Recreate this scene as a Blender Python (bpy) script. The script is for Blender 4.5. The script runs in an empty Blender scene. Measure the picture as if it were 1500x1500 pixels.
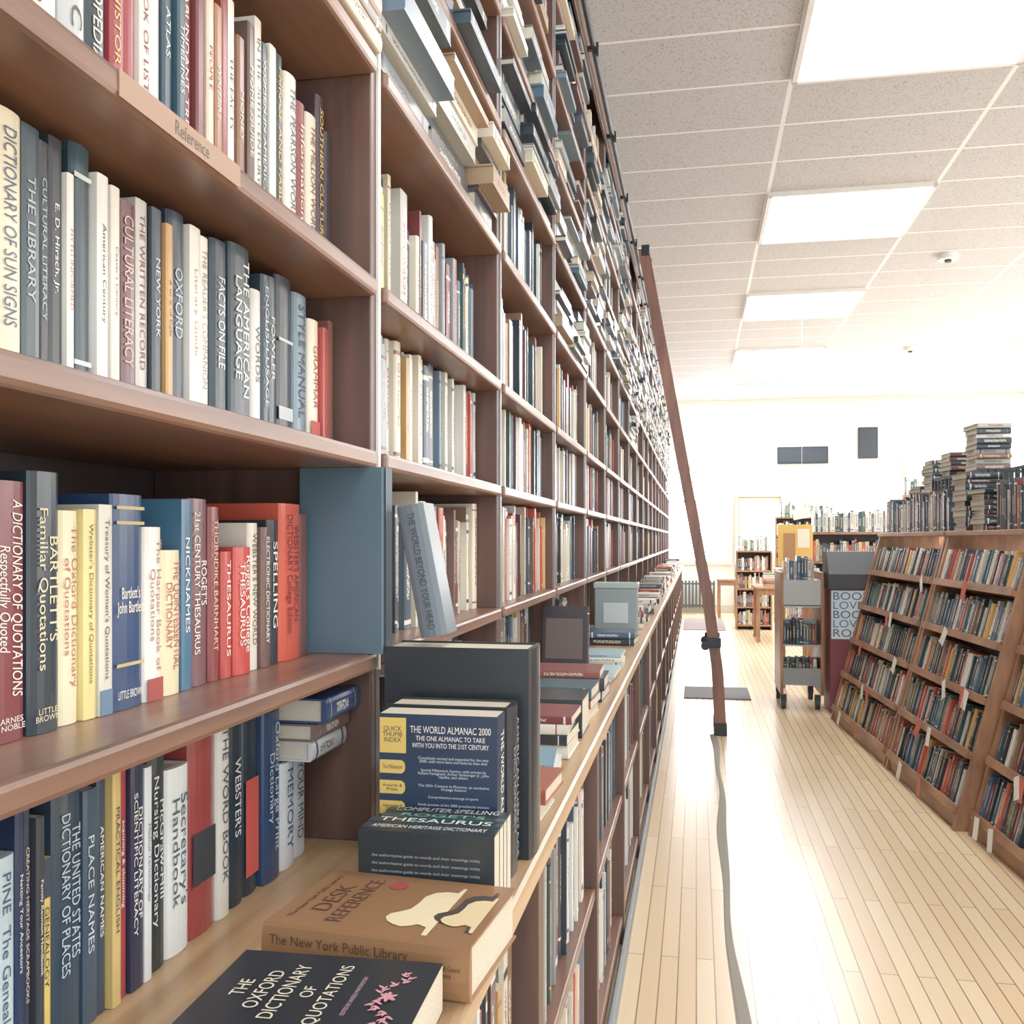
import bpy, math, random
from mathutils import Matrix, Vector
R=random.Random(7)
S=bpy.context.scene
COL=S.collection
H=1.4
A=math.atan(270/1400)

# ---------------------------------------------------------------- utils
def lin(h):
    if not isinstance(h,str): return h
    h=h.lstrip('#')
    c=[int(h[i:i+2],16)/255 for i in (0,2,4)]
    c=[(x/12.92 if x<=.04045 else ((x+.055)/1.055)**2.4) for x in c]
    g=(c[0]+c[1]+c[2])/3
    c=[x*.93+g*.07 for x in c]
    return (c[0]*.955+.010,c[1]*.955+.014,c[2]*.955+.018,1)  # haze painted into the colour: blacks lifted towards blue
def yofu(u,X): return -X/math.tan(A-math.atan((u-750)/1400))
def newmat(name,col=(.8,.8,.8,1),rough=.5,metal=0,emit=0):
    m=bpy.data.materials.new(name); m.use_nodes=True
    b=m.node_tree.nodes['Principled BSDF']
    b.inputs['Base Color'].default_value=lin(col) if isinstance(col,str) else col
    b.inputs['Roughness'].default_value=rough
    b.inputs['Metallic'].default_value=metal
    if emit:
        b.inputs['Emission Color'].default_value=lin(col) if isinstance(col,str) else col
        b.inputs['Emission Strength'].default_value=emit
    return m
class NB:
    def __init__(s,m): s.m=m; s.t=m.node_tree; s.b=s.t.nodes['Principled BSDF']
    def n(s,k,**kw):
        x=s.t.nodes.new(k)
        for a,v in kw.items(): setattr(x,a,v)
        return x
    def set(s,inp,v):
        if hasattr(v,'is_linked'): s.t.links.new(v,inp)
        else: inp.default_value=v
    def math(s,op,a,b=None,c=None):
        x=s.n('ShaderNodeMath',operation=op); s.set(x.inputs[0],a)
        if b is not None: s.set(x.inputs[1],b)
        if c is not None: s.set(x.inputs[2],c)
        return x.outputs[0]
    def mix(s,f,a,b):
        x=s.n('ShaderNodeMix',data_type='RGBA')
        s.set(x.inputs[0],f); s.set(x.inputs[6],a); s.set(x.inputs[7],b); return x.outputs[2]
    def noise(s,vec,scale,detail=3):
        x=s.n('ShaderNodeTexNoise'); s.set(x.inputs['Vector'],vec); x.inputs['Scale'].default_value=scale; x.inputs['Detail'].default_value=detail
        return x.outputs['Fac']
    def obj(s): return s.n('ShaderNodeTexCoord').outputs['Object']
    def mapv(s,vec,scale,rot=(0,0,0)):
        x=s.n('ShaderNodeMapping'); s.set(x.inputs['Vector'],vec); x.inputs['Scale'].default_value=scale; x.inputs['Rotation'].default_value=rot
        return x.outputs[0]
    def bump(s,h,st=.3,d=.01):
        x=s.n('ShaderNodeBump'); x.inputs['Strength'].default_value=st; x.inputs['Distance'].default_value=d
        s.set(x.inputs['Height'],h); s.t.links.new(x.outputs[0],s.b.inputs['Normal'])
def woodmat(name,c1,c2,scale=(18,1.2,18),rough=.4):
    m=newmat(name,c1,rough); k=NB(m)
    v=k.mapv(k.obj(),scale)
    n=k.noise(v,1.6,6); n2=k.noise(k.obj(),1.3,2)
    f=k.n('ShaderNodeClamp')
    f2=k.math('MULTIPLY',k.math('SUBTRACT',k.math('ADD',n,k.math('MULTIPLY',n2,.4)),.45),2.2); k.set(f.inputs[0],f2)
    k.t.links.new(k.mix(f.outputs[0],lin(c1),lin(c2)),k.b.inputs['Base Color'])
    k.bump(n,.15,.002)
    return m
WOOD=woodmat('shelf_wood','5a3826','8e6248',(18,1.2,18),.32)
WOODV=woodmat('upright_wood','462b1f','6c4634',(18,18,1.2))
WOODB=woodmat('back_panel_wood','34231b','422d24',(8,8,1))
WOODC=woodmat('counter_wood','8e6840','caa474',(22,1.0,22),.34)
WOODL=woodmat('ladder_wood','6a4030','94604a',(12,12,1.5))
WOODR=woodmat('bookcase_wood','7e4e2d','b28058',(12,3,3))
WHITE=newmat('white_paint','f4f2ee',.6)
FRAME=newmat('window_frame_paint','cfc6b4',.6)
BLACK=newmat('black_metal','1f2328',.4,.4)
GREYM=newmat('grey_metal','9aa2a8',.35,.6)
GREY=newmat('grey_paint','8a9094',.5)
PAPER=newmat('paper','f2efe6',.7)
RUBBER=newmat('rubber','2a2c2e',.7)
PAGES=newmat('page_edges','e9dfca',.8)
k=NB(PAGES); v=k.mapv(k.obj(),(500,700,4)); k.t.links.new(k.mix(k.noise(v,1,2),lin('bcae90'),lin('e8dfcc')),k.b.inputs['Base Color'])
# book cover material driven by attributes
COVER=newmat('book_cover','888888',.3); k=NB(COVER)
a1=k.n('ShaderNodeAttribute',attribute_name='Col').outputs['Color']
a2=k.n('ShaderNodeAttribute',attribute_name='Ink').outputs['Color']
uv=k.n('ShaderNodeAttribute',attribute_name='UVMap').outputs['Vector']
sp=k.n('ShaderNodeSeparateXYZ'); k.set(sp.inputs[0],uv)
ux,uy=sp.outputs[0],sp.outputs[1]
fx=k.math('FRACT',ux); seed=k.math('FLOOR',ux)
cv=k.n('ShaderNodeCombineXYZ'); k.set(cv.inputs[0],k.math('MULTIPLY',ux,7)); k.set(cv.inputs[1],k.math('MULTIPLY',uy,52)); k.set(cv.inputs[2],seed)
nn=k.noise(cv.outputs[0],1,1)
glyph=k.math('GREATER_THAN',nn,.5)
mu=k.math('LESS_THAN',k.math('ABSOLUTE',k.math('SUBTRACT',fx,.5)),.2)
wn=k.n('ShaderNodeTexWhiteNoise',noise_dimensions='1D'); k.set(wn.inputs['W'],seed); rv=wn.outputs['Value']
wn2=k.n('ShaderNodeTexWhiteNoise',noise_dimensions='1D'); k.set(wn2.inputs['W'],k.math('ADD',seed,.37)); rv2=wn2.outputs['Value']
mv=k.math('LESS_THAN',k.math('ABSOLUTE',k.math('SUBTRACT',uy,k.math('ADD',.45,k.math('MULTIPLY',rv,.15)))),k.math('ADD',.16,k.math('MULTIPLY',rv2,.16)))
txt=k.math('MULTIPLY',k.math('MULTIPLY',glyph,mu),mv)
bandc=k.math('LESS_THAN',k.math('ABSOLUTE',k.math('SUBTRACT',k.math('ABSOLUTE',k.math('SUBTRACT',uy,.5)),k.math('ADD',.36,k.math('MULTIPLY',rv2,.08)))),k.math('MULTIPLY',k.math('SUBTRACT',rv,.45),.045))
mask=k.math('MULTIPLY',k.math('MAXIMUM',txt,bandc),k.math('GREATER_THAN',uy,-1))
k.t.links.new(k.mix(mask,a1,a2),k.b.inputs['Base Color'])

INKS={}
def ink(h):
    if h not in INKS: INKS[h]=newmat('ink_'+str(len(INKS)),h,.5)
    return INKS[h]

def reg(o,label,cat,group=None,kind=None):
    o['label']=label; o['category']=cat
    if group: o['group']=group
    if kind: o['kind']=kind
    return o
def empty(name,loc,rotz=0):
    o=bpy.data.objects.new(name,None); o.location=loc; o.rotation_euler=(0,0,rotz); o.empty_display_size=.05; COL.objects.link(o); return o
import bmesh
CACHE={}
def boxmesh(dx,dy,dz,mat,bev):
    key=(round(dx,5),round(dy,5),round(dz,5),mat.name,bev)
    if key in CACHE: return CACHE[key]
    bm=bmesh.new(); bmesh.ops.create_cube(bm,size=1)
    for v in bm.verts: v.co=Vector((v.co.x*dx,v.co.y*dy,v.co.z*dz))
    if bev: bmesh.ops.bevel(bm,geom=list(bm.edges),offset=bev,segments=2,affect='EDGES',profile=.5)
    me=bpy.data.meshes.new('m'); bm.to_mesh(me); bm.free(); me.materials.append(mat); CACHE[key]=me; return me
def bx(name,x0,x1,y0,y1,z0,z1,mat,parent=None,bev=0,local=False):
    me=boxmesh(x1-x0,y1-y0,z1-z0,mat,bev)
    o=bpy.data.objects.new(name,me); c=Vector(((x0+x1)/2,(y0+y1)/2,(z0+z1)/2))
    if parent:
        o.parent=parent
        if not local: c=c-Vector(parent.location)
    o.location=c; COL.objects.link(o); return o
def rawmesh(name,verts,faces,mat,parent=None,smooth=False):
    me=bpy.data.meshes.new(name); me.from_pydata([tuple(v) for v in verts],[],faces); me.materials.append(mat)
    bm=bmesh.new(); bm.from_mesh(me); bmesh.ops.recalc_face_normals(bm,faces=bm.faces); bm.to_mesh(me); bm.free()
    if smooth:
        for p in me.polygons: p.use_smooth=True
    o=bpy.data.objects.new(name,me)
    if parent: o.parent=parent
    COL.objects.link(o); return o
def prism(name,pts,axis_vec,mat,parent=None):
    n=len(pts); V=[Vector(p) for p in pts]+[Vector(p)+Vector(axis_vec) for p in pts]
    F=[list(range(n)),list(range(2*n-1,n-1,-1))]+[[i,(i+1)%n,(i+1)%n+n,i+n] for i in range(n)]
    return rawmesh(name,V,F,mat,parent)
def tube(name,p0,p1,r,mat,parent=None,n=12):
    p0=Vector(p0);p1=Vector(p1);d=(p1-p0).normalized()
    a=d.orthogonal().normalized(); b=d.cross(a)
    V=[];
    for p in (p0,p1):
        for i in range(n):
            t=2*math.pi*i/n; V.append(p+a*r*math.cos(t)+b*r*math.sin(t))
    F=[[i,(i+1)%n,(i+1)%n+n,i+n] for i in range(n)]+[list(range(n)),list(range(n,2*n))]
    return rawmesh(name,V,F,mat,parent)

# ---------------------------------------------------------------- books
class Acc:
    def __init__(s): s.V=[];s.F=[];s.UV=[];s.C=[];s.I=[];s.MI=[]
    def poly(s,pts,uv,col,ik,mi):
        b=len(s.V); s.V+= [tuple(p) for p in pts]; s.F.append(list(range(b,b+len(pts))))
        s.UV+= uv if uv else [(-9,-9)]*len(pts)
        s.C+=[col]*len(pts); s.I+=[ik]*len(pts); s.MI.append(mi)
    def build(s,name,mats):
        me=bpy.data.meshes.new(name); me.from_pydata(s.V,[],s.F)
        for m in mats: me.materials.append(m)
        me.polygons.foreach_set('material_index',s.MI)
        u=me.uv_layers.new(name='UVMap'); u.data.foreach_set('uv',[c for p in s.UV for c in p])
        for nm,L in (('Col',s.C),('Ink',s.I)):
            a=me.attributes.new(nm,'FLOAT_COLOR','CORNER'); a.data.foreach_set('color',[c for p in L for c in p])
        me.update(); return me
def add_cover(acc,M,t,h,w,col,ik,seed,hard):
    b=min(.006,t*.18) if hard else .0012
    c=.0026 if hard else .0009
    c=min(c,t*.2)
    seg=7 if hard else 3
    out=[(-w,0)]
    for i in range(seg+1):
        a=-math.pi/2+math.pi*i/seg
        out.append((b*math.cos(a)-b,t/2+t/2*math.sin(a)))
    out.append((-w,t))
    inn=[(-w,t-c),(-b-c,t-c),(-b-c,c),(-w,c)]
    P=out+inn; n=len(P)
    for i in range(n):
        p,q=P[i],P[(i+1)%n]
        pts=[M@Vector((p[0],p[1],0)),M@Vector((q[0],q[1],0)),M@Vector((q[0],q[1],h)),M@Vector((p[0],p[1],h))]
        uvs=None
        if 1<=i<=seg:
            u0=seed+.001+.998*p[1]/t; u1=seed+.001+.998*q[1]/t
            uvs=[(u0,0),(u1,0),(u1,1),(u0,1)]
        acc.poly(pts,uvs,col,ik,0)
    for z in (0,h): acc.poly([M@Vector((p[0],p[1],z)) for p in P],None,col,ik,0)
    return b,c
def add_box(acc,M,x0,x1,y0,y1,z0,z1,col,ik,mi,seed=None,topmi=None):
    c=lambda x,y,z: M@Vector((x,y,z))
    uvs=[(seed+.001,0),(seed+.999,0),(seed+.999,1),(seed+.001,1)] if seed is not None else None
    acc.poly([c(x1,y0,z0),c(x1,y1,z0),c(x1,y1,z1),c(x1,y0,z1)],uvs,col,ik,mi)
    acc.poly([c(x0,y1,z0),c(x0,y0,z0),c(x0,y0,z1),c(x0,y1,z1)],None,col,ik,mi if topmi is None else topmi)
    acc.poly([c(x0,y0,z0),c(x1,y0,z0),c(x1,y0,z1),c(x0,y0,z1)],None,col,ik,mi)
    acc.poly([c(x1,y1,z0),c(x0,y1,z0),c(x0,y1,z1),c(x1,y1,z1)],None,col,ik,mi)
    tm=mi if topmi is None else topmi
    acc.poly([c(x0,y0,z1),c(x1,y0,z1),c(x1,y1,z1),c(x0,y1,z1)],None,col,ik,tm)
    acc.poly([c(x0,y1,z0),c(x1,y1,z0),c(x1,y0,z0),c(x0,y0,z0)],None,col,ik,tm)
import colorsys
def colname(h):
    h=h.lstrip('#'); r,g,b=[int(h[i:i+2],16)/255 for i in (0,2,4)]
    hh,s,v=colorsys.rgb_to_hsv(r,g,b)
    if v<.2: return 'black'
    if s<.14: return 'white' if v>.82 else ('light grey' if v>.6 else ('dark grey' if v<.35 else 'grey'))
    hh*=360
    if hh<18 or hh>335: return 'dark red' if v<.6 else 'red'
    if hh<48: return ('cream' if s<.35 and v>.75 else ('orange' if v>.75 else ('brown' if v>.35 else 'dark brown')))
    if hh<70: return 'yellow' if s>.35 else 'cream'
    if hh<165: return 'green' if v>.35 else 'dark green'
    if hh<200: return 'teal' if v>.35 else 'dark teal'
    if hh<260: return ('light blue' if v>.7 else 'blue') if v>.4 else 'navy'
    return 'purple'
SEED=[0]
def contrast(h):
    h=h.lstrip('#'); l=sum(int(h[i:i+2],16) for i in (0,2,4))/765
    return R.choice(['efe9dc','e8dcc0','d8dce0','e0b860']) if l<.5 else R.choice(['2a3038','7a2e28','2c4a68','4a3a30'])
def std(x,y,z,rz=0): return Matrix.Translation((x,y,z))@Matrix.Rotation(rz,4,'Z')
ROT_FLAT=Matrix(((0,0,-1,0),(-1,0,0,0),(0,1,0,0),(0,0,0,1)))   # spine to -Y, top to -X, lies flat
ROT_UP=Matrix(((0,0,-1,0),(0,1,0,0),(1,0,0,0),(0,0,0,1)))      # spine up
ROT_FLATX=Matrix(((1,0,0,0),(0,0,-1,0),(0,1,0,0),(0,0,0,1)))   # flat, spine to +X
TEXTS=[]
def book(M,t,h,w,hexc,where,group,hard=True,parts=True,plain=False,inkc=None,name='book',label=None):
    SEED[0]+=1
    col=lin(hexc); ik=col if plain else lin(inkc or contrast(hexc))
    acc=Acc(); I=Matrix.Identity(4)
    b,c=add_cover(acc,I,t,h,w,col,ik,SEED[0],hard)
    e=.003 if hard else 0.0003
    pg=(-w+e+.0005,-b-c,c,t-c,e,h-e)
    if not parts: add_box(acc,I,*pg,col,ik,1)
    o=bpy.data.objects.new(name,acc.build(name,[COVER,PAGES])); o.matrix_world=M; COL.objects.link(o)
    if parts:
        me=boxmesh(pg[1]-pg[0],pg[3]-pg[2],pg[5]-pg[4],PAGES,0)
        p=bpy.data.objects.new('page_block',me); p.parent=o; p.location=((pg[0]+pg[1])/2,(pg[2]+pg[3])/2,(pg[4]+pg[5])/2); COL.objects.link(p)
    reg(o,label or f"{colname(hexc)} {'hardcover' if hard else 'paperback'} book {where}",'book',group)
    return o
def spine_text(o,t,h,body,color,zc=.5,L=None,ht=None,horiz=False,yc=.5,shear=0):
    L=L or (t*.85 if horiz else h*.8); ht=ht or t*.62
    if horiz: m=Matrix(((0,0,1,.0006),(1,0,0,t*yc),(0,1,0,h*zc),(0,0,0,1)))
    else: m=Matrix(((0,0,1,.0006),(0,1,0,t*yc),(-1,0,0,h*zc),(0,0,0,1)))
    TEXTS.append((body,o,m,L,ht,ink(color),shear))
def back_text(o,x,z,body,color,L,ht,y=-.0006):   # on y=0 face
    TEXTS.append((body,o,Matrix(((1,0,0,x),(0,0,-1,y),(0,1,0,z),(0,0,0,1))),L,ht,ink(color),0))
def front_text(o,t,x,z,body,color,L,ht):  # on y=t face
    TEXTS.append((body,o,Matrix(((-1,0,0,x),(0,0,1,t+.0006),(0,1,0,z),(0,0,0,1))),L,ht,ink(color),0))
def flush_texts():
    bodies={}
    for T in TEXTS:
        key=(T[0],T[6])
        if key in bodies: continue
        cu=bpy.data.curves.new('t','FONT'); cu.body=T[0]; cu.align_x='CENTER'; cu.align_y='CENTER'; cu.shear=T[6]; cu.resolution_u=3
        cu.space_line=.85
        ob=bpy.data.objects.new('t',cu); COL.objects.link(ob); bodies[key]=ob
    dg=bpy.context.evaluated_depsgraph_get(); dg.update()
    info={}
    for key,ob in bodies.items():
        me=bpy.data.meshes.new_from_object(ob.evaluated_get(dg))
        xs=[v.co.x for v in me.vertices]; ys=[v.co.y for v in me.vertices]
        cx=(min(xs)+max(xs))/2; cy=(min(ys)+max(ys))/2
        for v in me.vertices: v.co.x-=cx; v.co.y-=cy
        info[key]=(me,max(xs)-min(xs),max(ys)-min(ys))
    for ob in bodies.values(): bpy.data.objects.remove(ob)
    for (body,par,m,L,ht,mat,sh) in TEXTS:
        me,wd,hh=info[(body,sh)]; me=me.copy(); me.materials.clear(); me.materials.append(mat)
        s=L/wd; sy=min(ht/hh, s*1.9); s=min(s,sy*1.6)
        o=bpy.data.objects.new('lettering',me); o.parent=par
        o.matrix_local=m@Matrix.Diagonal((s,sy,1,1)); COL.objects.link(o)

# ---------------------------------------------------------------- room
def struct(o): o['kind']='structure'; return o
def reorigin(o):
    me=o.data.copy()
    for v in me.vertices: v.co+=o.location
    o.data=me; o.location=(0,0,0)
FL=newmat('floor_maple','e8c898',.24); k=NB(FL)
bt=k.n('ShaderNodeTexBrick'); k.set(bt.inputs['Vector'],k.mapv(k.obj(),(1,1,1),(0,0,math.pi/2)))
bt.inputs['Color1'].default_value=lin('eed6ac'); bt.inputs['Color2'].default_value=lin('e0c092'); bt.inputs['Mortar'].default_value=lin('6a5038')
bt.inputs['Scale'].default_value=1; bt.inputs['Mortar Size'].default_value=.0024; bt.inputs['Brick Width'].default_value=1.3; bt.inputs['Row Height'].default_value=.058; bt.inputs['Mortar Smooth'].default_value=.3
gr=k.noise(k.mapv(k.obj(),(60,1.5,1)),1,4)
k.t.links.new(k.mix(k.math('MULTIPLY',gr,.3),bt.outputs['Color'],lin('d8b080')),k.b.inputs['Base Color'])
reorigin(struct(bx('floor',-.9,7,-3,18.8,-.1,0,FL)))
GY=7.55
CE=newmat('ceiling_tile','d8d2cc',.9); k=NB(CE)
sp=k.n('ShaderNodeSeparateXYZ'); k.set(sp.inputs[0],k.obj())
def gl(c,o,sc,hw): return k.math('GREATER_THAN',k.math('ABSOLUTE',k.math('SUBTRACT',k.math('FRACT',k.math('DIVIDE',k.math('SUBTRACT',c,o),sc)),.5)),.5-hw/sc)
g=k.math('MAXIMUM',gl(sp.outputs[0],.54-12.2,1.22,.014),gl(sp.outputs[1],GY-12.2,.61,.011))
fis=k.math('GREATER_THAN',k.noise(k.obj(),90,3),.6)
base=k.mix(fis,lin('c9c8ca'),lin('a3a1a2'))
k.t.links.new(k.mix(g,base,lin('f8f8f8')),k.b.inputs['Base Color'])
k.bump(g,.4,.01)
reorigin(struct(bx('ceiling',-.9,7,-3,18.8,4.05,4.15,CE)))
WALL=newmat('cream_wall','f5ebd6',.7); k=NB(WALL); k.t.links.new(k.mix(k.noise(k.obj(),.8,3),lin('f2ede4'),lin('eae2d4')),k.b.inputs['Base Color'])
struct(bx('wall_left',-.95,-.86,-3,18.8,0,4.05,WALL))
struct(bx('wall_right',7,7.1,-3,18.8,0,4.05,WALL))
struct(bx('wall_far',-.86,7,18.7,18.8,0,4.05,WALL))
# far windows
GLOW=newmat('daylit_glass','f4f8ff',.2,0,12)
def window(n,x0,x1,z0,z1):
    e=empty(f'window_{n}',((x0+x1)/2,18.66,z0)); struct(e)
    bx('pane',x0,x1,18.66,18.68,z0,z1,GLOW,e)
    for x in (x0,(x0+x1)/2,x1): bx('frame',x-.04,x+.04,18.62,18.69,z0-.04,z1+.04,FRAME,e,.005)
    for z in (z0,z0+(z1-z0)*.65,z1): bx('frame',x0,x1,18.625,18.685,z-.035,z+.035,FRAME,e,.005)
window(1,-.55,.62,.95,2.75)
window(2,1.75,3.3,1.0,2.5)
window(3,3.8,5.8,1.0,2.9)
e=empty('door_1',(1.17,18.66,0)); struct(e)
bx('frame',.72,.78,18.6,18.7,0,2.2,FRAME,e,.005); bx('frame',1.56,1.62,18.6,18.7,0,2.2,FRAME,e,.005); bx('frame',.72,1.62,18.6,18.7,2.2,2.26,FRAME,e,.005)
bx('leaf',.79,1.55,18.64,18.69,.01,2.19,newmat('door_cream','e2cfa4',.5),e,.004); bx('pane',.92,1.42,18.625,18.638,1.15,2.05,GLOW,e); bx('handle',.83,.86,18.6,18.64,1.0,1.12,BLACK,e,.004)
struct(bx('baseboard_far',-.86,7,18.67,18.7,0,.14,FRAME))
# ceiling lights
LG=newmat('light_diffuser',(1,1,1,1),.4,0,8.0)
LG2=newmat('light_diffuser_bright',(.95,.98,1,1),.4,0,19.0)
def clight(x,y):
    e=empty('ceiling_light',(x+.61,y+.61,4.05))
    bx('diffuser',x+.03,x+1.19,y+.03,y+1.19,4.03,4.045,LG if y<9 else LG2,e)
    for a in ((x,x+1.22,y,y+.03),(x,x+1.22,y+1.19,y+1.22),(x,x+.03,y,y+1.22),(x+1.19,x+1.22,y,y+1.22)):
        bx('frame',*a,4.02,4.05,WHITE,e)
    reg(e,'square white fluorescent panel set into the tiled ceiling','ceiling light','fluorescent ceiling panels')
for y in (-1.6,1.45,4.5,7.55,10.6,13.65,16.7):
    clight(.54,y); clight(4.2,y)

# ---------------------------------------------------------------- left bookcases
BAY=.907; P0=.453; NB_=18
CT=.955
SH=[1.235,1.53,1.782,2.108,2.405,2.68,2.96,3.24]
XF=-.47; XB=-.82
def bookcase(k_):
    y0=P0+BAY*k_; y1=y0+BAY
    e=empty('bookcase',(-.645,(y0+y1)/2,CT))
    bx('side_panel',XB,XF,y0,y0+.02,CT,3.62,WOODV,e,.002)
    bx('side_panel',XB,XF,y1-.02,y1,CT,3.62,WOODV,e,.002)
    bx('back_panel',XB-.01,XB,y0,y1,CT,3.62,WOODB,e)
    bx('top_panel',XB,XF,y0,y1,3.62,3.66,WOODV,e,.004)
    bx('header_board',XF,XF+.013,y0+.001,y1-.001,3.46,3.62,WOODV,e,.002)
    for z in SH:
        bx('shelf',XB,XF+.012,y0+.021,y1-.021,z-.026,z,WOOD,e,.006)
    s=bx('lit_edge_strip',XF,XF+.004,y0+.004,y0+.014,CT+.25,3.45,GREYM if k_>1 else PAPER,e); s['label']='pale strip for the lit edge of the upright'  # pale strip painting the light on the upright's edge
    reg(e,'tall dark-stained wooden bookcase bay crowded with books','bookcase','wall of built-in bookcases')
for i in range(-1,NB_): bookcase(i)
# counter
c=bx('counter_top',-.83,-.215,P0-BAY,P0+BAY*NB_,CT-.035,CT,WOODC,None,.008); reorigin(c)
reg(c,'long worn light-wood counter ledge running below the bookcases','counter')
def basecab(k_):
    y0=1.52+BAY*k_; y1=min(y0+BAY,P0+BAY*NB_)
    z1=CT-.035
    e=empty('base_cabinet',(-.53,(y0+y1)/2,0))
    bx('side_panel',-.82,-.245,y0,y0+.022,0,z1,WOODV,e,.002)
    bx('side_panel',-.82,-.245,y1-.022,y1,0,z1,WOODV,e,.002)
    bx('back_panel',-.83,-.82,y0,y1,0,z1,WOODB,e)
    for z in (.1,.52): bx('shelf',-.82,-.25,y0+.022,y1-.022,z-.028,z,WOOD,e,.004)
    bx('kick_board',-.28,-.26,y0+.022,y1-.022,0,.07,WOODV,e)
    reg(e,'low open wooden cabinet with shelves under the counter','cabinet','cabinets under the counter')
for i in range(-2,17): basecab(i)
struct(bx('baseboard_left',-.242,-.225,-.5,16.7,0,.055,GREY,None,.004))

# ---- random rows
PAL=['22303a','2c4650','1e2226','2b3440','3a4a58','394b5c','5a2c2c','7a3030','a03c34','c04a3a','e8dcc4','efe9dc','e6e2da','d8ccb4','c8b898','dcdcd8','8a6a50','6a4a3c','c0904a','e0c070','4a6a80','6e8494','38504a','8a9298','b8b4ac','2a2c30','d8d4cc','30404e','454a50','e4d8c0','946a5a','27323c','343a44']
PALU=['22303a','2c4650','1e2226','2b3440','3a4a58','394b5c','5a3a38','e8dcc4','e6e2da','c8b898','6a4a3c','4a6a80','6e8494','8a9298','b8b4ac','2a2c30','d8d4cc','30404e','454a50','566470','7a8894','a88a68']
PALR=['22303a','2c4650','1e2226','b04034','c85038','e0a848','e8dcc4','3c6a78','5a7a5a','3a5a80','7a3030','d8d4cc','2a2c30','8a6a50','30505a','f0e8d8','454a50','27343c','22282e','2a3c44','1e2c34']
def fillrow(y0,y1,z,X,hmax,mode,where,group,acc=None,pal=PAL,hr=(.17,.24),tr=(.012,.042),wr=(.14,.19)):
    y=y0+.004
    prev=None
    while True:
        t=R.uniform(*tr)
        if R.random()<.35: t=R.uniform(tr[0],tr[0]+.01)
        if y+t>y1-.004: break
        h=min(hmax-.008,R.uniform(*hr)); w=R.uniform(*wr)
        hexc=prev if prev and R.random()<.18 else R.choice(pal); prev=hexc
        x=X+R.uniform(-.012,.012)
        if mode=='ind':
            book(std(x,y,z+.0005),t-.0006,h,w,hexc,where,group,hard=R.random()<.5,parts=False)
        else:
            SEED[0]+=1; c_=lin(hexc)
            add_box(acc,std(x,y,z+.0005),-w,0,0,t-.0006,0,h,c_,lin(contrast(hexc)),0,SEED[0],1)
        y+=t
        if R.random()<.03: y+=R.uniform(.01,.05)
def fillflat(y0,y1,z,X,hmax,acc):
    y=y0+.005
    while y<y1-.15:
        L=R.uniform(.19,.33); L=min(L,y1-y-.005)
        zz=z+.0005; top=z+R.uniform(.75,.97)*hmax
        while True:
            t=R.uniform(.01,.045)
            if zz+t>top: break
            SEED[0]+=1; hexc=R.choice(PALU); c_=lin(hexc)
            w=R.uniform(.19,.27); l=L*R.uniform(.88,1)
            M=Matrix.Translation((X+R.uniform(-.02,.05),y+l,zz))@ROT_FLATX
            # cover boards with an inset page block between them
            ik_=lin(contrast(hexc)); c2=min(.004,t*.2); tt=t-.0005
            add_box(acc,M,-w,0,0,c2,0,l,c_,ik_,0); add_box(acc,M,-w,0,tt-c2,tt,0,l,c_,ik_,0)
            add_box(acc,M,-w+.003,-.0,c2,tt-c2,.004,l-.004,c_,ik_,0,SEED[0],1 if R.random()<.45 else 0)
            zz+=t
        y+=L+.006
STUFF=Acc()
zs=[CT]+SH
def gap(i): return (zs[i+1]-.026-zs[i]) if i+1<len(zs) else 3.46-zs[i]
for kk in range(-1,NB_):
    y0=P0+BAY*kk+.022; y1=y0+BAY-.044
    for i,z in enumerate(zs):
        if kk==0 and i<=3: continue
        if kk==0 and i==4:
            fillrow(y0,1.12,z,-.545,gap(i),'s','','',STUFF); continue
        if kk>=1 and i==0:
            fillrow(y0,y1,z,-.55,gap(i),'s','','',STUFF); continue
        if kk==1 and 1<=i<=3:
            fillrow(y0,y1,z,-.525,gap(i),'ind','standing on a dark wooden shelf',f'books on the {["","lowest","second","third","fourth","fifth"][i]} shelf of the bookcase',hr=(.19,.255))
        elif (i>=5 and R.random()<.85) or (i==4 and (kk==1 or R.random()<.4)):
            fillflat(y0,y1,z,-.48,gap(i),STUFF)
        else:
            fillrow(y0,y1,z,-.505,gap(i),'s','','',STUFF,pal=PAL if i<4 else PALU,hr=(.2,.27))
# base cabinet books
for kk in range(-1,17):
    y0=1.52+BAY*kk+.024; y1=min(y0+BAY-.048,16.7)
    for z,g_ in ((.1,.38),(.52,.38)):
        fillrow(y0,y1,z,-.28,g_,'ind' if (kk==0 and z>.3) else 's','in the low cabinet under the counter','books under the counter',STUFF,hr=(.24,.34),tr=(.008,.035),wr=(.2,.26))

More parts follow.
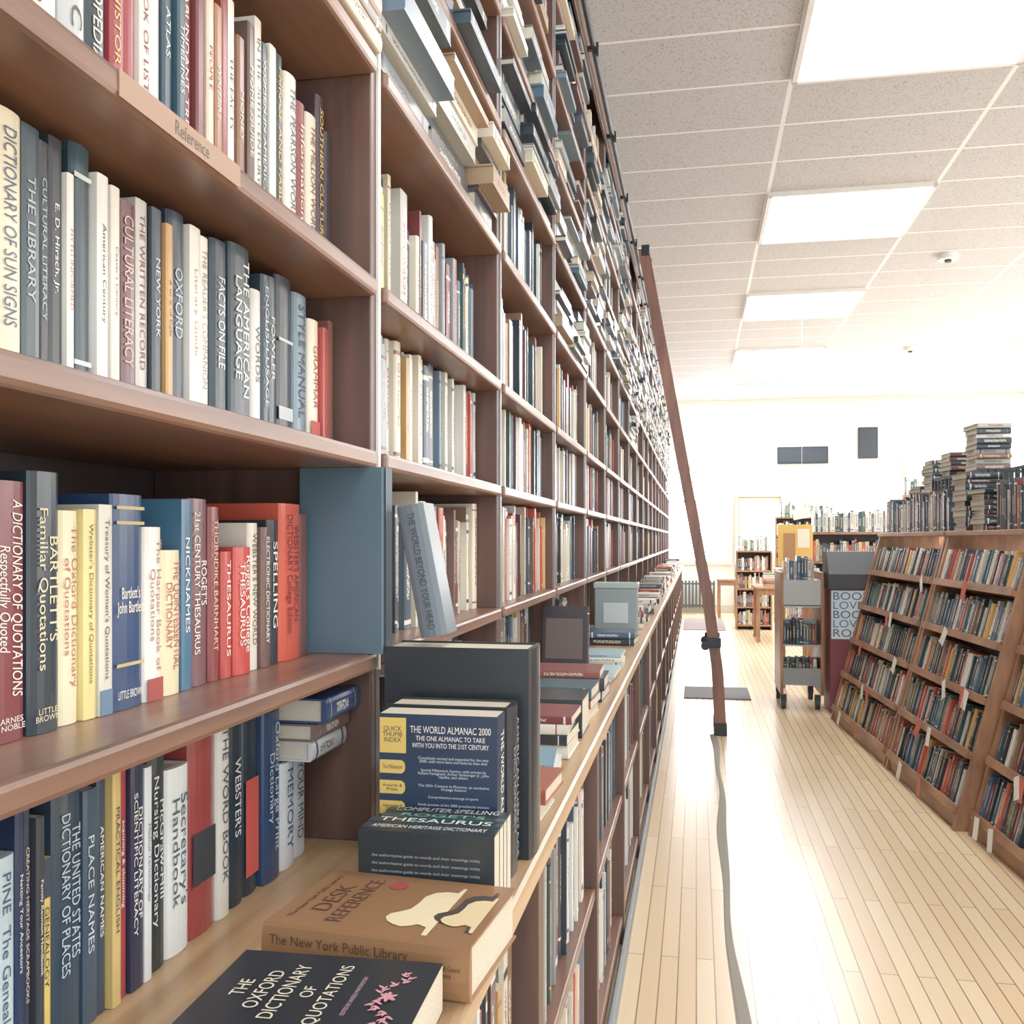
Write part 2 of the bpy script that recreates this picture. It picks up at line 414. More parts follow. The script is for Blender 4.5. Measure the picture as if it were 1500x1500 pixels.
# ---- bay one titled rows
def trow(lst,z,X,group,where,w=(.15,.18),dh=0):
    for it in lst:
        u0,u1,h,c_,title,ic=it[:6]; opt=it[6] if len(it)>6 else {}
        h+=dh
        y0=yofu(u0,X); y1=yofu(u1,X)
        y0=max(y0,.478)
        t=y1-y0-.0008
        hard=opt.get('hard',t>.022)
        xx=X+opt.get('dx',R.uniform(-.004,.004))
        o=book(std(xx,y0,z+.0005),t,h,R.uniform(*w),c_,'',group,hard=hard,parts=True,plain=True,
            label=f"{colname(c_)} {'hardcover' if hard else 'paperback'} reference book {where}")
        if title:
            if opt.get('horiz'): spine_text(o,t,h,title,ic,zc=.5,L=t*.86,ht=h*.3,horiz=True)
            else: spine_text(o,t,h,title,ic,zc=.55,L=h*opt.get('L',.76),ht=t*(.66 if '\n' in title else .42),shear=opt.get('sh',0))
        if opt.get('pub'): spine_text(o,t,h,opt['pub'],ic,zc=.07,L=t*.8,ht=h*.05,horiz=True)
        if opt.get('band'):
            for zb,zh in opt['band'][0]:
                b=bx('spine_band',.0002,.0005,t*.06,t*.94,h*zb,h*zh,ink(opt['band'][1]),o,local=True)
W='f2ece0'
trow([(-14,44,.212,'7a2424',"A DICTIONARY OF QUOTATIONS\nRespectfully Quoted",W,dict(sh=.2,pub='BARNES\n& NOBLE')),
(45,90,.222,'1a2834',"BARTLETT'S\nFamiliar Quotations",'e8d8a8',dict(pub='LITTLE\nBROWN',L=.62)),
(91,122,.19,'efe4bc',"The Oxford Dictionary\nof Quotations",'b8642c'),
(123,142,.192,'f2dc88',"Webster's Dictionary of Quotations",'584a3c'),
(143,163,.197,'dcd8c8',"Treasury of Women's Quotations",'2c3440',dict(band=([(0,.12)],'5c7c98'))),
(164,210,.208,'1c3a68',"Bartlett's\nJohn Bartlett",W,dict(horiz=1,pub='LITTLE BROWN',band=([(.86,.875),(.93,.945),(.2,.215)],'c8b070'))),
(211,237,.177,'f4eee4',"The Harper Book of\nQuotations",'a87850',dict(band=([(.0,.13)],'a83830'))),
(238,268,.153,'f0deb0',"THE QUINTESSENTIAL\nDICTIONARY",'a84838'),
(269,284,.208,'386a8c',"NICKNAMES",W,dict(L=.5)),
(285,312,.21,'74484e',"ROGET'S\n21st CENTURY THESAURUS",W),
(313,328,.202,'84302c',"THORNDIKE BARNHART",'e0c0a0'),
(329,343,.15,'c03a30',"THESAURUS",W),
(344,368,.155,'cc3a2c',"Roget's College\nTHESAURUS",W),
(369,383,.185,'e8decd',"WEBSTER'S NEW WORLD",'5a4a40'),
(384,396,.18,'6a483e',"ELECTRONIC DICTIONARY",W),
(397,412,.19,'202226',"SPELLING",W,dict(L=.6)),
(413,443,.213,'d44c2c',"WEBSTER'S AMERICAN\nDICTIONARY College Edition",'7a1c18'),
(444,455,.2,'6a3a32','',W)],1.235,-.545,'reference books on the lowest shelf','on the lowest wooden shelf')
trow([(-14,32,.195,'e6d8b8',"DICTIONARY OF SUN SIGNS",'40506a'),
(33,60,.195,'2c3e48','THE LIBRARY','a8b4b8',dict(L=.5)),
(61,77,.19,'1c2024',"CULTURAL LITERACY",'9ab4c0'),
(78,98,.2,'202428',"E. D. Hirsch, Jr.",W),
(99,110,.175,'f0eade',"MYTH INFORMED",'b86a38'),
(111,140,.207,'1c3842',"",W,dict(band=([(.1,.12),(.86,.88)],'d0d8d4'))),
(141,158,.19,'ece7dc',"American Century",'26221e'),
(159,172,.185,'e8decf',"Ceaser's Century",'6a3a30'),
(173,204,.18,'602c34',"CULTURAL LITERACY",'d8b098'),
(205,222,.192,'c8c2ba',"THE WRITTEN RECORD",'7a3830'),
(223,238,.19,'232c38',"NEW YORK",'c0ccd4',dict(L=.4)),
(239,250,.18,'c89450',"A to Z of Style",'3a2a20'),
(251,276,.2,'162838',"OXFORD",'a8bcc8',dict(L=.35)),
(277,293,.195,'efe6d8',"Literary Guide",'b88858'),
(294,310,.192,'f0eadf',"THE READER'S COMPANION",'988878'),
(313,336,.198,'20323c',"FACTS ON FILE",'d8e0e0',dict(L=.5)),(337,366,.205,'2a3a42',"THE AMERICAN\nLANGUAGE",'e8e8e0'),
(369,383,.165,'dcd8d0',"WORDS",'404850',dict(L=.4)),(384,396,.19,'243644',"ENGLISH USAGE",'c8d0d4'),(397,410,.195,'34424c',"FOWLER",'d0d8dc',dict(L=.4)),
(411,434,.205,'16191d',"",W,dict(band=([(.12,.2),(.6,.62)],'c0c4c4'))),(435,455,.195,'5c7686',"STYLE MANUAL",'243240'),
(456,470,.17,'f0e2c8',"GRAMMAR",'b84a38',dict(L=.5,band=([(.05,.2)],'c04838'))),(471,479,.165,'b44034','',W),(480,487,.18,'7c4a3a','',W)],1.53,-.525,'reference books on the second shelf','on the second wooden shelf',dh=.007)
cc=['efe6da','e2dccc','e9e4dc','c0c4c4','1e3238','9a2a30','9a2a30','e8ddd0','d8d4d0','234050','2a4654','802c28','6c2824','d8c0a8','a07048','8a2e28','efe9dc','84583c','5a3c32','e4dccc','223444','e4e0d4','24323a','ece4d4','823028','dccfb8','3e242a','302226']
tt=['','WHO WAS WHO','','ALMANAC','THE ENCYCLOPEDIA','AMERICAN HISTORY','','THE BOOK OF LISTS','','ATLAS','TIMELINES','THE ABUNDANT TREE','','PEOPLE','WRITERS','','THE FACTS','MONEY','HOME GUIDE','IN THE 20TH CENTURY','WOMEN IN AMERICA','','PHRASE AND FABLE','THE PEARSON WORD','Information','THE MILLION WORDS','SOUTHERN CULTURE','']
L=[]
us=[22,44,66,88,126,160,182,204,222,240,256,270,286,300,312,324,336,348,360,372,383,394,405,418,436,450,466,478,488]
for i in range(len(cc)):
    L.append((us[i],us[i+1]-1,R.uniform(.205,.255),cc[i],tt[i],contrast(cc[i]),{}))
trow(L,1.782,-.525,'reference books on the third shelf','on the third wooden shelf')
trow([(-14,24,.19,'bed4dc',"PINE  The Genealogy",'2c4a68'),(25,40,.232,'162a50',"Netting Your Ancestors",W,dict(pub='Cyndi')),(41,52,.222,'262e40',"CREATING HERITAGE SCRAPBOOKS",'e8c8c0'),
(53,66,.21,'30323a',"Family Reunion Handbook",W),(67,82,.17,'e8ca5c',"GENEALOGY",'2a2c30',dict(band=([(.8,1),(0,.1)],'2a3444'))),
(83,124,.238,'24384a',"THE UNITED STATES\nDICTIONARY OF PLACES",'b8ccd8',dict(L=.6)),(125,146,.215,'34495c',"PLACE NAMES",'c8d8e0',dict(L=.5)),
(147,160,.225,'283c4e',"AMERICAN NAMES",W),(161,174,.236,'d8b868',"PRACTICAL ENGLISH",'2c3440'),
(175,188,.236,'a4282f',"scanning & skimming",W),(189,208,.225,'1e2240',"DICTIONARY OF\nSCIENTIFIC LITERACY",W),
(209,220,.215,'e2e6e8',"Medical Terminology",'2c5a80'),(221,248,.222,'1e2624',"McGraw-Hill\nNursing Dictionary",'d8dcd8'),
(249,282,.2,'e8ece8',"Secretary's\nHandbook",'405060',dict(L=.6)),(283,320,.232,'98302a',"",W,dict(band=([(.25,.5)],'26282c'))),
(321,340,.24,'dcd8cc',"THE WORD BOOK",'404850'),(341,362,.238,'1a242e',"WEBSTER'S",'e8e8e0',dict(L=.4)),
(363,384,.232,'182430',"",W,dict(band=([(.1,.62)],'d04634'))),(385,410,.22,'223a60',"Oxford Large Print\nDictionary",'c0d0e0'),
(412,432,.143,'e0e4e6',"MEMORY",'305880'),(433,453,.143,'d8dcde',"YOUR MIND",'404850')],CT,-.545,'reference books standing on the counter','standing on the counter',(.15,.2))
z=CT+.1455
for (t,c_,l,w,dx) in ((.028,'c8ccce',.125,.2,0),(.024,'7c5c50',.128,.2,.005),(.034,'223e70',.125,.19,.02)):
    o=book(Matrix.Translation((-.505+dx,1.334,z))@ROT_FLATX,t-.001,l,w,c_,'',"books lying across the standing books",label=f"{colname(c_)} book lying flat across shorter books"); z+=t
z=2.1085
for (t,c_,l) in ((.03,'d8c8b0',.2),(.022,'8a7a70',.19),(.04,'a88a70',.2),(.03,'3a4a58',.2)):
    book(Matrix.Translation((-.45,1.334,z))@ROT_FLATX,t-.001,l,.24,c_,'lying flat on the upper shelf','books lying flat on the upper shelf',parts=True); z+=t
# slate boxed volume
o=book(std(-.437,1.308,1.2355),.0305,.268,.13,'4c6674','',None,plain=True,label='large slate-blue boxed volume jutting out past the shelf edge')
b=bx('spine_band',.0002,.0006,.001,.0295,.0,.268,ink('344450'),o,local=True)

# shelf label
y0,y1=yofu(175,-.457),yofu(352,-.457)
o=bx('shelf_label',-.4578,-.4568,y0,y1,1.758,1.78,newmat('aged_label','a88468',.6)); reg(o,'aged paper strip label taped to the wooden shelf edge','shelf label')
TEXTS.append(("Reference",o,Matrix(((0,0,1,.0008),(1,0,0,.01),(0,1,0,0),(0,0,0,1))),.06,.013,ink('4a3a30'),0))

# ---------------------------------------------------------------- foreground books
G='books displayed on the counter'
def flat(xmax,yn,z,t,h,w,c_,rz=0,**kw):
    g_=kw.pop('group',G)
    return book(Matrix.Translation((xmax,yn,z))@Matrix.Rotation(rz,4,'Z')@ROT_FLAT,t,h,w,c_,'',g_,**kw)
ox=flat(-.228,.692,CT+.0005,.045,.196,.18,'17171b',math.radians(2),hard=False,plain=True,label='black paperback dictionary with pink flourish lying on the counter')
t=.045
cols='e8dcc0'
for i,(b_,L_,hh) in enumerate((("THE",.03,.013),("OXFORD",.07,.014),("DICTIONARY",.1,.014),("OF",.02,.012),("QUOTATIONS",.11,.015))):
    front_text(ox,t,-.105,.166-i*.0205,b_,cols,L_,hh)
front_text(ox,t,-.105,.062,"EDITED BY ANGELA PARTINGTON",'c8a0a8',.07,.004)
def flourish(o,t,cx,cz,s):
    V=[];F=[];cnt=[0]
    def leaf(x,z,a,l,w):
        b=len(V); n=8; cnt[0]+=1
        for i in range(n):
            q=2*math.pi*i/n; px=l/2+l/2*math.cos(q); pz=w/2*math.sin(q)*(1-.4*math.cos(q))
            V.append((x+px*math.cos(a)-pz*math.sin(a),t+.0006+cnt[0]*.00002,z+px*math.sin(a)+pz*math.cos(a)))
        F.append(list(range(b,b+n)))
    for sgn in (-1,1):
        for i in range(12):
            q=i/11; x=cx+sgn*q*s*1.7; z=cz+math.sin(q*6)*s*.35
            leaf(x,z,(.9 if i%2 else -.9)+(0 if sgn>0 else math.pi),s*.34,s*.11)
            leaf(x,z,(0 if sgn>0 else math.pi)+.2,s*.22,s*.06)
    for i in range(6): leaf(cx,cz,i*math.pi/3,s*.36,s*.16)
    p=rawmesh('flourish_print',V,F,ink('d8909c'),o); return p
flourish(ox,t,-.105,.032,.026)
ny=flat(-.212,.884,CT+.0005,.055,.222,.165,'946639',math.radians(-5),plain=True,label='tan hardcover reference book with stone lions lying on the counter')
t=.055
spine_text(ny,t,.222,"The New York Public Library",'4a3420',zc=.62,L=.15,ht=.013,yc=.72)
spine_text(ny,t,.222,"DESK REFERENCE",'4a3420',zc=.55,L=.14,ht=.018,yc=.32)
spine_text(ny,t,.222,"Prentice Hall General\nReference",'4a3420',zc=.12,L=.035,ht=.02,yc=.55)
front_text(ny,t,-.085,.203,"The New York Public Library",'4a3020',.12,.009)
front_text(ny,t,-.085,.182,"DESK",'5a3420',.075,.02)
front_text(ny,t,-.085,.156,"REFERENCE",'5a3420',.12,.018)
V=[(-.135+.012*math.cos(i*math.pi/10),t+.0006,.128+.011*math.sin(i*math.pi/10)) for i in range(20)]
rawmesh('badge_print',V,[list(range(20))],ink('a83a34'),ny)
def lion(x0,z0,s,col,off):
    P=[(-.3,0),(-.3,.09),(.02,.12),(.1,.3),(.0,.42),(-.06,.55),(.0,.72),(.1,.86),(.25,.95),(.42,.92),(.55,.78),(.7,.66),(1.0,.62),(1.3,.62),(1.52,.5),(1.62,.3),(1.62,.1),(1.85,.06),(1.85,0),(1.2,0)]
    V=[(x0-p[0]*s,t+off,z0+p[1]*s) for p in P]
    rawmesh('lion_print',V,[list(range(len(V)))],ink(col),ny)
lion(-.034,.05,.06,'f0dcae',.0008); lion(-.05,.012,.05,'3a2c24',.001); lion(-.046,.008,.044,'e6cc98',.0012)
y=1.066
for (tt_,c_,ti,ic,h_) in ((.03,'1c2224','AMERICAN HERITAGE DICTIONARY','e8e8e0',.163),(.024,'1e2e32','THESAURUS','f0f0ea',.163),(.02,'24423f',"ROGET'S",'80c0b0',.155),(.026,'282c32','COMPUTER SPELLING','c8d0d0',.155),):
    o=book(Matrix.Translation((-.226,y,CT+.1065))@ROT_UP,tt_-.001,h_,.106,c_,'','paperbacks resting spine up on the counter',hard=False,plain=True,label='dark pocket paperback with pale title resting spine up on the counter')
    spine_text(o,tt_,h_,ti,ic,L=h_*.85,ht=tt_*.62)
    if y<1.07:
        for i in range(6):
            TEXTS.append(("the authoritative guide to words and their meanings today",o,Matrix(((0,1,0,-.03-.009*i),(0,0,-1,-.0006),(-1,0,0,h_/2),(0,0,0,1))),.13,.0042,ink('a8b0b0'),0))
    y+=tt_
# almanac
al=book(std(-.243,1.17,CT+.0005),.046,.222,.156,'1a2c48','',G,hard=False,plain=True,label='navy paperback almanac with yellow index tabs upright on the counter')
back_text(al,-.062,.203,"THE WORLD ALMANAC 2000",W,.105,.009)
back_text(al,-.062,.192,"THE ONE ALMANAC TO TAKE",W,.09,.006)
back_text(al,-.062,.183,"WITH YOU INTO THE 21ST CENTURY",W,.1,.006)
ls=["Completely revised and expanded for the year\n2000, with more facts and features than ever","Special Millennium Section, with articles by\nRobert Famighetti, Arthur Schlesinger Jr., John\nUpdike, and others","The 20th Century in Pictures, an exclusive\n16-page feature","Comprehensive coverage of sports","Sneak preview of the 2000 presidential election","Practical advice, economic and social trends,\nnoted personalities, ZIP codes, websites,\ncalendars, countries of the world"]
z=.17
for s_ in ls:
    n=s_.count('\n')+1; z-=.0052*n/2
    back_text(al,-.058,z,s_,'c8d0dc',.092 if n>1 or len(s_)>40 else .065,.0042*n); z-=.0052*n/2+.0045
back_text(al,-.06,.06,'"The World Almanac is the most useful\nreference book known to modern man."',W,.085,.011)
for i in range(6):
    z0=.172-i*.026; 
    P=[(-.155,z0),(-.126,z0),(-.122,z0+.003),(-.121,z0+.0085),(-.122,z0+.014),(-.126,z0+.017),(-.155,z0+.017)]
    if i==0: P=[(-.155,z0),(-.12,z0),(-.12,z0+.045),(-.155,z0+.045)]
    rawmesh('index_tab_print',[(p[0],-.0005,p[1]) for p in P],[list(range(len(P)))],ink('e8c050'),al)
for i,s_ in enumerate(["QUICK\nTHUMB\nINDEX","The Millennium","Awards &\nPrizes","Astronomy &\nCalendar","Noted\nPersonalities","States:\nThe Internet"]):
    back_text(al,-.138,(.172-i*.026)+(.024 if i==0 else .0085),s_,'2a3040',.026,.02 if i==0 else .009,y=-.0009)
spine_text(al,.046,.222,"THE WORLD ALMANAC 2000",W,L=.18,ht=.02)
o=book(std(-.236,1.222,CT+.0005),.06,.225,.17,'1c2024','',G,plain=True,label='thick black hardcover standing behind the almanac on the counter')
spine_text(o,.06,.225,"AMERICAN HERITAGE\nDICTIONARY",'8a9298',L=.19,ht=.035)
bb=book(std(-.222,1.305,CT+.0005),.085,.292,.215,'16181d','',G,plain=True,label='oversized black hardcover dictionary standing upright on the counter')
Mx=Matrix.Translation((-.388,1.318,CT+.294+.008))@Matrix.Rotation(math.radians(-11),4,'Y')@Matrix(((0,1,0,0),(-1,0,0,0),(0,0,1,0),(0,0,0,1)))
lb=book(Mx,.04,.192,.06,'66727a','',G,plain=True,label='grey book leaning on top of the black dictionary')
spine_text(lb,.04,.192,"THE WORLD BEYOND YOUR HEAD",'2c343a',L=.17,ht=.01)

def cstack(yn,xs,items,rz=0):
    z=CT+.0005
    for (t,c_,h_,w_) in items:
        x_=xs+R.uniform(-.01,.005); y_=yn+R.uniform(0,.012); r_=rz+math.radians(R.uniform(-4,4))
        if yn<5: flat(x_,y_,z,t-.0006,h_,w_,c_,r_,plain=False,hard=t>.02,parts=yn<3.2,label=f'{colname(c_)} book lying flat in a pile on the counter',group='books piled flat on the counter')
        else:
            SEED[0]+=1; add_box(STUFF,Matrix.Translation((x_,y_,z))@Matrix.Rotation(r_,4,'Z')@ROT_FLAT,-w_,0,0,t-.0006,0,h_,lin(c_),lin(contrast(c_)),0,SEED[0],1)
        z+=t
cstack(1.46,-.235,[(.03,'efe9e0',.13,.15),(.026,'a4553c',.14,.15)])
cstack(1.66,-.24,[(.018,'e8e4dc',.2,.16),(.016,'d8dcd8',.19,.15),(.014,'6c9cb4',.19,.15)],math.radians(6))
cstack(1.9,-.25,[(.03,'ece4d4',.2,.17),(.02,'2a2a2c',.2,.16),(.022,'e8e0d0',.19,.16),(.016,'7c2c28',.19,.15)])
tp=flat(-.25,2.12,CT+.0005,.085,.2,.16,'26282c',plain=True,label='thick black hardcover with white title lying on the counter'); spine_text(tp,.085,.2,"THE TWO POPES",W,L=.17,ht=.02)
cstack(2.32,-.25,[(.03,'c8bca8',.21,.17),(.02,'8c4438',.2,.16),(.03,'3a5a64',.2,.16)])
cstack(2.6,-.25,[(.03,'2c3e58',.21,.18),(.035,'24344a',.21,.17),(.02,'8a4a40',.2,.16)])
cstack(2.95,-.25,[(.012,'e0dccc',.21,.24),(.012,'b8ccd0',.21,.25)])
cstack(3.3,-.25,[(.02,'c8d8c8',.21,.2),(.015,'e8e4d8',.2,.2),(.01,'98b8c0',.2,.2)])
cstack(4.0,-.25,[(.03,'22303a',.21,.2),(.025,'38506a',.2,.2)])
cstack(4.75,-.25,[(.03,'e8e0d0',.21,.2),(.03,'c8d0c8',.2,.2),(.03,'a03c34',.2,.18),(.02,'dcdcd8',.2,.18)])
o=book(std(-.34,3.05,CT+.0005,0)@Matrix.Rotation(math.radians(-8),4,'X'),.03,.23,.15,'302428','leaning upright on the counter',G,label='dark illustrated hardcover standing face out on the counter')
bx('cover_print',-.14,-.02,-.001,-.0004,.06,.19,ink('5c4a44'),o,local=True)
e=empty('display_box',(-.355,4.35,CT)); bx('body',-.45,-.26,4.3,4.4,CT,CT+.225,newmat('display_box_grey','8a9698',.4),e,.004); bx('lid',-.455,-.255,4.295,4.405,CT+.225,CT+.25,newmat('lid_green','a8b8b4',.3),e,.003); bx('label_panel',-.41,-.3,4.297,4.3,CT+.07,CT+.16,newmat('label_pale','c4ccce',.6),e)
reg(e,'grey upright display box with pale lid on the counter','display box')
y=5.2
while y<16.4:
    cstack(y,-.25,[(R.uniform(.015,.035),R.choice(PAL),R.uniform(.16,.21),R.uniform(.15,.22)) for _ in range(R.randint(2,6))])
    y+=R.uniform(.32,.6)

me=STUFF.build('shelved_books',[COVER,PAGES]); o=bpy.data.objects.new('shelved_books',me); COL.objects.link(o)
reg(o,'masses of mixed hardcovers and paperbacks filling the tall wall bookcases','books',None,'stuff')

# ---------------------------------------------------------------- ladder rail and ladder
e=empty('ladder_rail',(-.43,8,3.5))
tube('rail_pipe',(0,-8.4,0),(0,8.6,0),.012,BLACK,e)
for i in range(0,NB_+1):
    y=P0+BAY*i-8
    bx('bracket',-.026,.0,y-.012,y+.012,-.008,.008,BLACK,e,0,True)
    bx('bracket_hook',.0,.02,y-.012,y+.012,-.03,.02,BLACK,e,0,True)
reg(e,'black steel ladder rail mounted along the top of the bookcases','ladder rail')
e=empty('rolling_ladder',(.17,7.15,0))
LC=[(-.545,3.5),(-.32,2.25),(-.09,.98),(-.02,.45),(0,.06)]
def stile(y):
    V=[];F=[]
    for i,(x,z) in enumerate(LC):
        for (dx,dy) in ((-.04,-.015),(.04,-.015),(.04,.015),(-.04,.015)): V.append((x+dx,y+dy,z))
    n=len(LC)
    for i in range(n-1):
        for j in range(4): F.append([4*i+j,4*i+(j+1)%4,4*i+4+(j+1)%4,4*i+4+j])
    F+= [[0,1,2,3],[4*n-4+j for j in range(4)]]
    rawmesh('stile',V,F,WOODL,e)
    bx('rubber_foot',-.045,.045,y-.025,y+.025,0,.09,RUBBER,e,.006,True)
stile(-.17); stile(.17)
def lx(z):
    for (x0,z0),(x1,z1) in zip(LC,LC[1:]):
        if z1<=z<=z0: return x0+(x1-x0)*(z-z0)/(z1-z0)
for i in range(11):
    z=.32+i*.29; x=lx(z); bx('rung',x-.04,x+.04,-.155,.155,z-.012,z+.012,WOODL,e,.004,True)
for y in (-.2,.2):
    x=lx(.66); bx('brake_bracket',x-.06,x+.05,y-.012,y+.012,.63,.7,BLACK,e,.006,True)
    tube('wheel',(x-.06,y-.02,.64),(x-.06,y+.02,.64),.03,RUBBER,e)
    x=-.53; bx('top_hook',x-.03,x+.03,y*.85-.02,y*.85+.02,3.45,3.53,BLACK,e,.006,True)
reg(e,'tall brown wooden library ladder leaning on the top rail','ladder')

# mat and floor strip
o=bx('floor_mat',-.11,.47,8.55,9.2,0,.012,newmat('mat_grey','6f6a6c',.9),None,.004); reg(o,'grey rectangular door mat on the wood floor','mat')
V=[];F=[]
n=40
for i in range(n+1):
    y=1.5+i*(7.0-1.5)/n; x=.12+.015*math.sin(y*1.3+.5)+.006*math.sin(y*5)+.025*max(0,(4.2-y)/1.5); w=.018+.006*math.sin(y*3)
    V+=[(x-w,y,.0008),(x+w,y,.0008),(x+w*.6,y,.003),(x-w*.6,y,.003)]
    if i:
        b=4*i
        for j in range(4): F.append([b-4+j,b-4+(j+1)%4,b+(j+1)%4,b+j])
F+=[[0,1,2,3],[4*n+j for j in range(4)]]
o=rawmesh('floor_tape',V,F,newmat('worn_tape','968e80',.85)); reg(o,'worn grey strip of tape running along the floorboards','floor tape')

# ---------------------------------------------------------------- right slanted bookcases
PHI=math.radians(14.5); sn,cs=math.sin(PHI),math.cos(PHI)
RSTUFF=Acc()
def slant(y0,L,xoff,indy,name_lab):
    rz=math.radians(3.6)
    x0=1.21-.063*(y0-4.9)+xoff
    e=empty('slanted_bookcase',(x0,y0,0),rz)
    Mc=Matrix.Translation((x0,y0,0))@Matrix.Rotation(rz,4,'Z')
    side=[(0,0,0),(1.42*sn/cs,0,1.42),(.8,0,1.42),(.8,0,0)]
    for yy in (0,L-.03):
        prism('side_panel',[(p[0],yy,p[2]) for p in side],(0,.03,0),WOODR,e)
    bx('top_panel',1.42*sn/cs-.015,.82,-.002,L+.002,1.42,1.45,WOODR,e,.004,True)
    bx('kick_board',.02,.04,.03,L-.03,0,.07,WOODR,e,0,True)
    ss=[.11,.38,.65,.92,1.19]
    bpts=[(s*sn+.2*cs,0,s*cs-.2*sn) for s in (.05,1.42)]
    prism('back_panel',[(bpts[0][0],.03,bpts[0][2]),(bpts[1][0],.03,bpts[1][2]),(bpts[1][0]+.015,.03,bpts[1][2]),(bpts[0][0]+.015,.03,bpts[0][2])],(0,L-.06,0),WOODB,e)
    for s in ss:
        a=Vector((s*sn,.03,s*cs)); U=Vector((sn,0,cs)); V_=Vector((cs,0,-sn))
        P=[a-U*.028-V_*.01,a-V_*.01,a+V_*.2,a+V_*.2-U*.028]
        prism('shelf',P,(0,L-.06,0),WOODR,e)
        P=[a-U*.028-V_*.022,a+U*.012-V_*.022,a+U*.012-V_*.011,a-U*.028-V_*.011]
        prism('shelf_lip',P,(0,L-.06,0),WOODR,e)
        y=L-.035
        while True:
            t=R.uniform(.012,.034)
            if y-t<.035: break
            h=R.uniform(.165,.215); w=R.uniform(.12,.15)
            if s>1.1: h=min(h,.2)
            hexc=R.choice(PALR)
            base=a+U*.001+V_*(R.uniform(.0,.02)+.005)
            M=Mc@Matrix(((-cs,0,sn,base.x),(0,-1,0,y),(sn,0,cs,base.z),(0,0,0,1)))
            if indy(y0+y):
                book(M,t-.0006,h,w,hexc,'on the slanted wooden bookcase','paperbacks on the slanted bookcases',hard=False,parts=False,name='paperback_book')
            else:
                SEED[0]+=1
                add_box(RSTUFF,M,-w,0,0,t-.0006,0,h,lin(hexc),lin(contrast(hexc)),0,SEED[0],1)
            y-=t
            if R.random()<.04: y-=.03
    reg(e,name_lab,'bookcase','slanted bookcases along the aisle')
    return e,Mc
eA,MA=slant(6.2,1.6,0,lambda y:False,'slanted light-brown wooden bookcase full of paperbacks')
eB,MB=slant(4.9,1.27,0,lambda y:y<5.2,'slanted light-brown wooden bookcase full of paperbacks')
eC,MC=slant(3.26,1.6,.05,lambda y:y>4.0,'slanted light-brown wooden bookcase with price tags on its shelves')
me=RSTUFF.build('shelved_paperbacks',[COVER,PAGES]); o=bpy.data.objects.new('shelved_paperbacks',me); COL.objects.link(o)
reg(o,'densely packed paperbacks on the slanted wooden bookcases','books',None,'stuff')
RED=newmat('red_tag','d0604c',.6)
for (Mc,L) in ((MA,1.6),(MB,1.27),(MC,1.6)):
    for i in range(9):
        s=R.choice([.11,.38,.65,.92,1.19]); y=R.uniform(.5 if Mc is MC else .1,L-.12)
        m=PAPER if R.random()<.7 else RED
        o=bpy.data.objects.new('shelf_tag',boxmesh(.001,.06,.1,m,0))
        o.matrix_world=Mc@Matrix.Translation((s*sn-.045,y,s*cs-.03))@Matrix.Rotation(R.uniform(-.6,.6),4,'X')@Matrix.Rotation(.15,4,'Y'); COL.objects.link(o)
        reg(o,f"{'white' if m is PAPER else 'red'} paper tag hanging from a slanted shelf edge",'tag','paper tags on the slanted bookcases')
TOP=1.4505
def toprow(Mc,y0,y1,x,n_group,hr=(.17,.25)):
    y=y1
    while True:
        t=R.uniform(.02,.05)
        if y-t<y0: break
        hexc=R.choice(['1e2a32','22303a','2c3e4a','30404e','24282c','6a4a3c','c8c0b0','7a3030','4a6a80','2a3038'])
        M=Mc@Matrix(((-1,0,0,x+R.uniform(0,.01)),(0,-1,0,y),(0,0,1,TOP),(0,0,0,1)))
        book(M,t-.001,R.uniform(*hr),.15,hexc,'standing on top of the slanted bookcase',n_group,parts=False,name='hardcover_book'); y-=t
toprow(MA,.0,1.55,.40,'books on top of the slanted bookcases',(.2,.27))
toprow(MB,.02,.6,.40,'books on top of the slanted bookcases',(.2,.27))
toprow(MC,1.0,1.55,.42,'books on top of the slanted bookcases',(.16,.22))
BP=newmat('black_plastic','22262a',.5)
def crate(Mc,x,y,z,dx,dy,dz):
    e=empty('plastic_crate',(0,0,0)); e.matrix_world=Mc@Matrix.Translation((x,y,z))
    bx('bottom',0,dx,0,dy,0,.01,BP,e,0,True)
    for zz in (0,.07,.14,.21,dz-.02):
        for a in ((0,dx,0,.012),(0,dx,dy-.012,dy),(0,.012,0,dy),(dx-.012,dx,0,dy)): bx('rail',*a,zz,zz+.02,BP,e,0,True)
    for i in range(6):
        q=i/5
        for a in ((q*(dx-.015),q*(dx-.015)+.015,0,.01),(q*(dx-.015),q*(dx-.015)+.015,dy-.01,dy),(0,.01,q*(dy-.015),q*(dy-.015)+.015),(dx-.01,dx,q*(dy-.015),q*(dy-.015)+.015)): bx('slat',*a,0,dz,BP,e,0,True)
    reg(e,'black lattice plastic crate on top of the bookcase','crate')
crate(MA,.58,.05,TOP,.22,.42,.38); crate(MA,.58,.55,TOP,.22,.4,.38); crate(MB,.61,.7,TOP,.2,.45,.36)
def pile(Mc,x,y,z,n,name='hardcover_book',pal=['d8d4cc','8a9298','22303a','e8e4dc','6e8494','b8b4ac','7a5a50','2c3e4a']):
    for i in range(n):
        t=R.uniform(.02,.038); hexc=R.choice(pal)
        l=R.uniform(.2,.26)
        M=Mc@Matrix.Translation((x+.2,y+R.uniform(0,.02),z))@Matrix.Rotation(R.uniform(-.08,.08),4,'Z')@ROT_FLAT
        book(M,t-.0008,.2,l,hexc,'in a pile on top of the bookcase','book pile on top of the bookcase',parts=False,name=name); z+=t
DP=['22303a','2c3e4a','1e2226','3a4a58','5a3434']
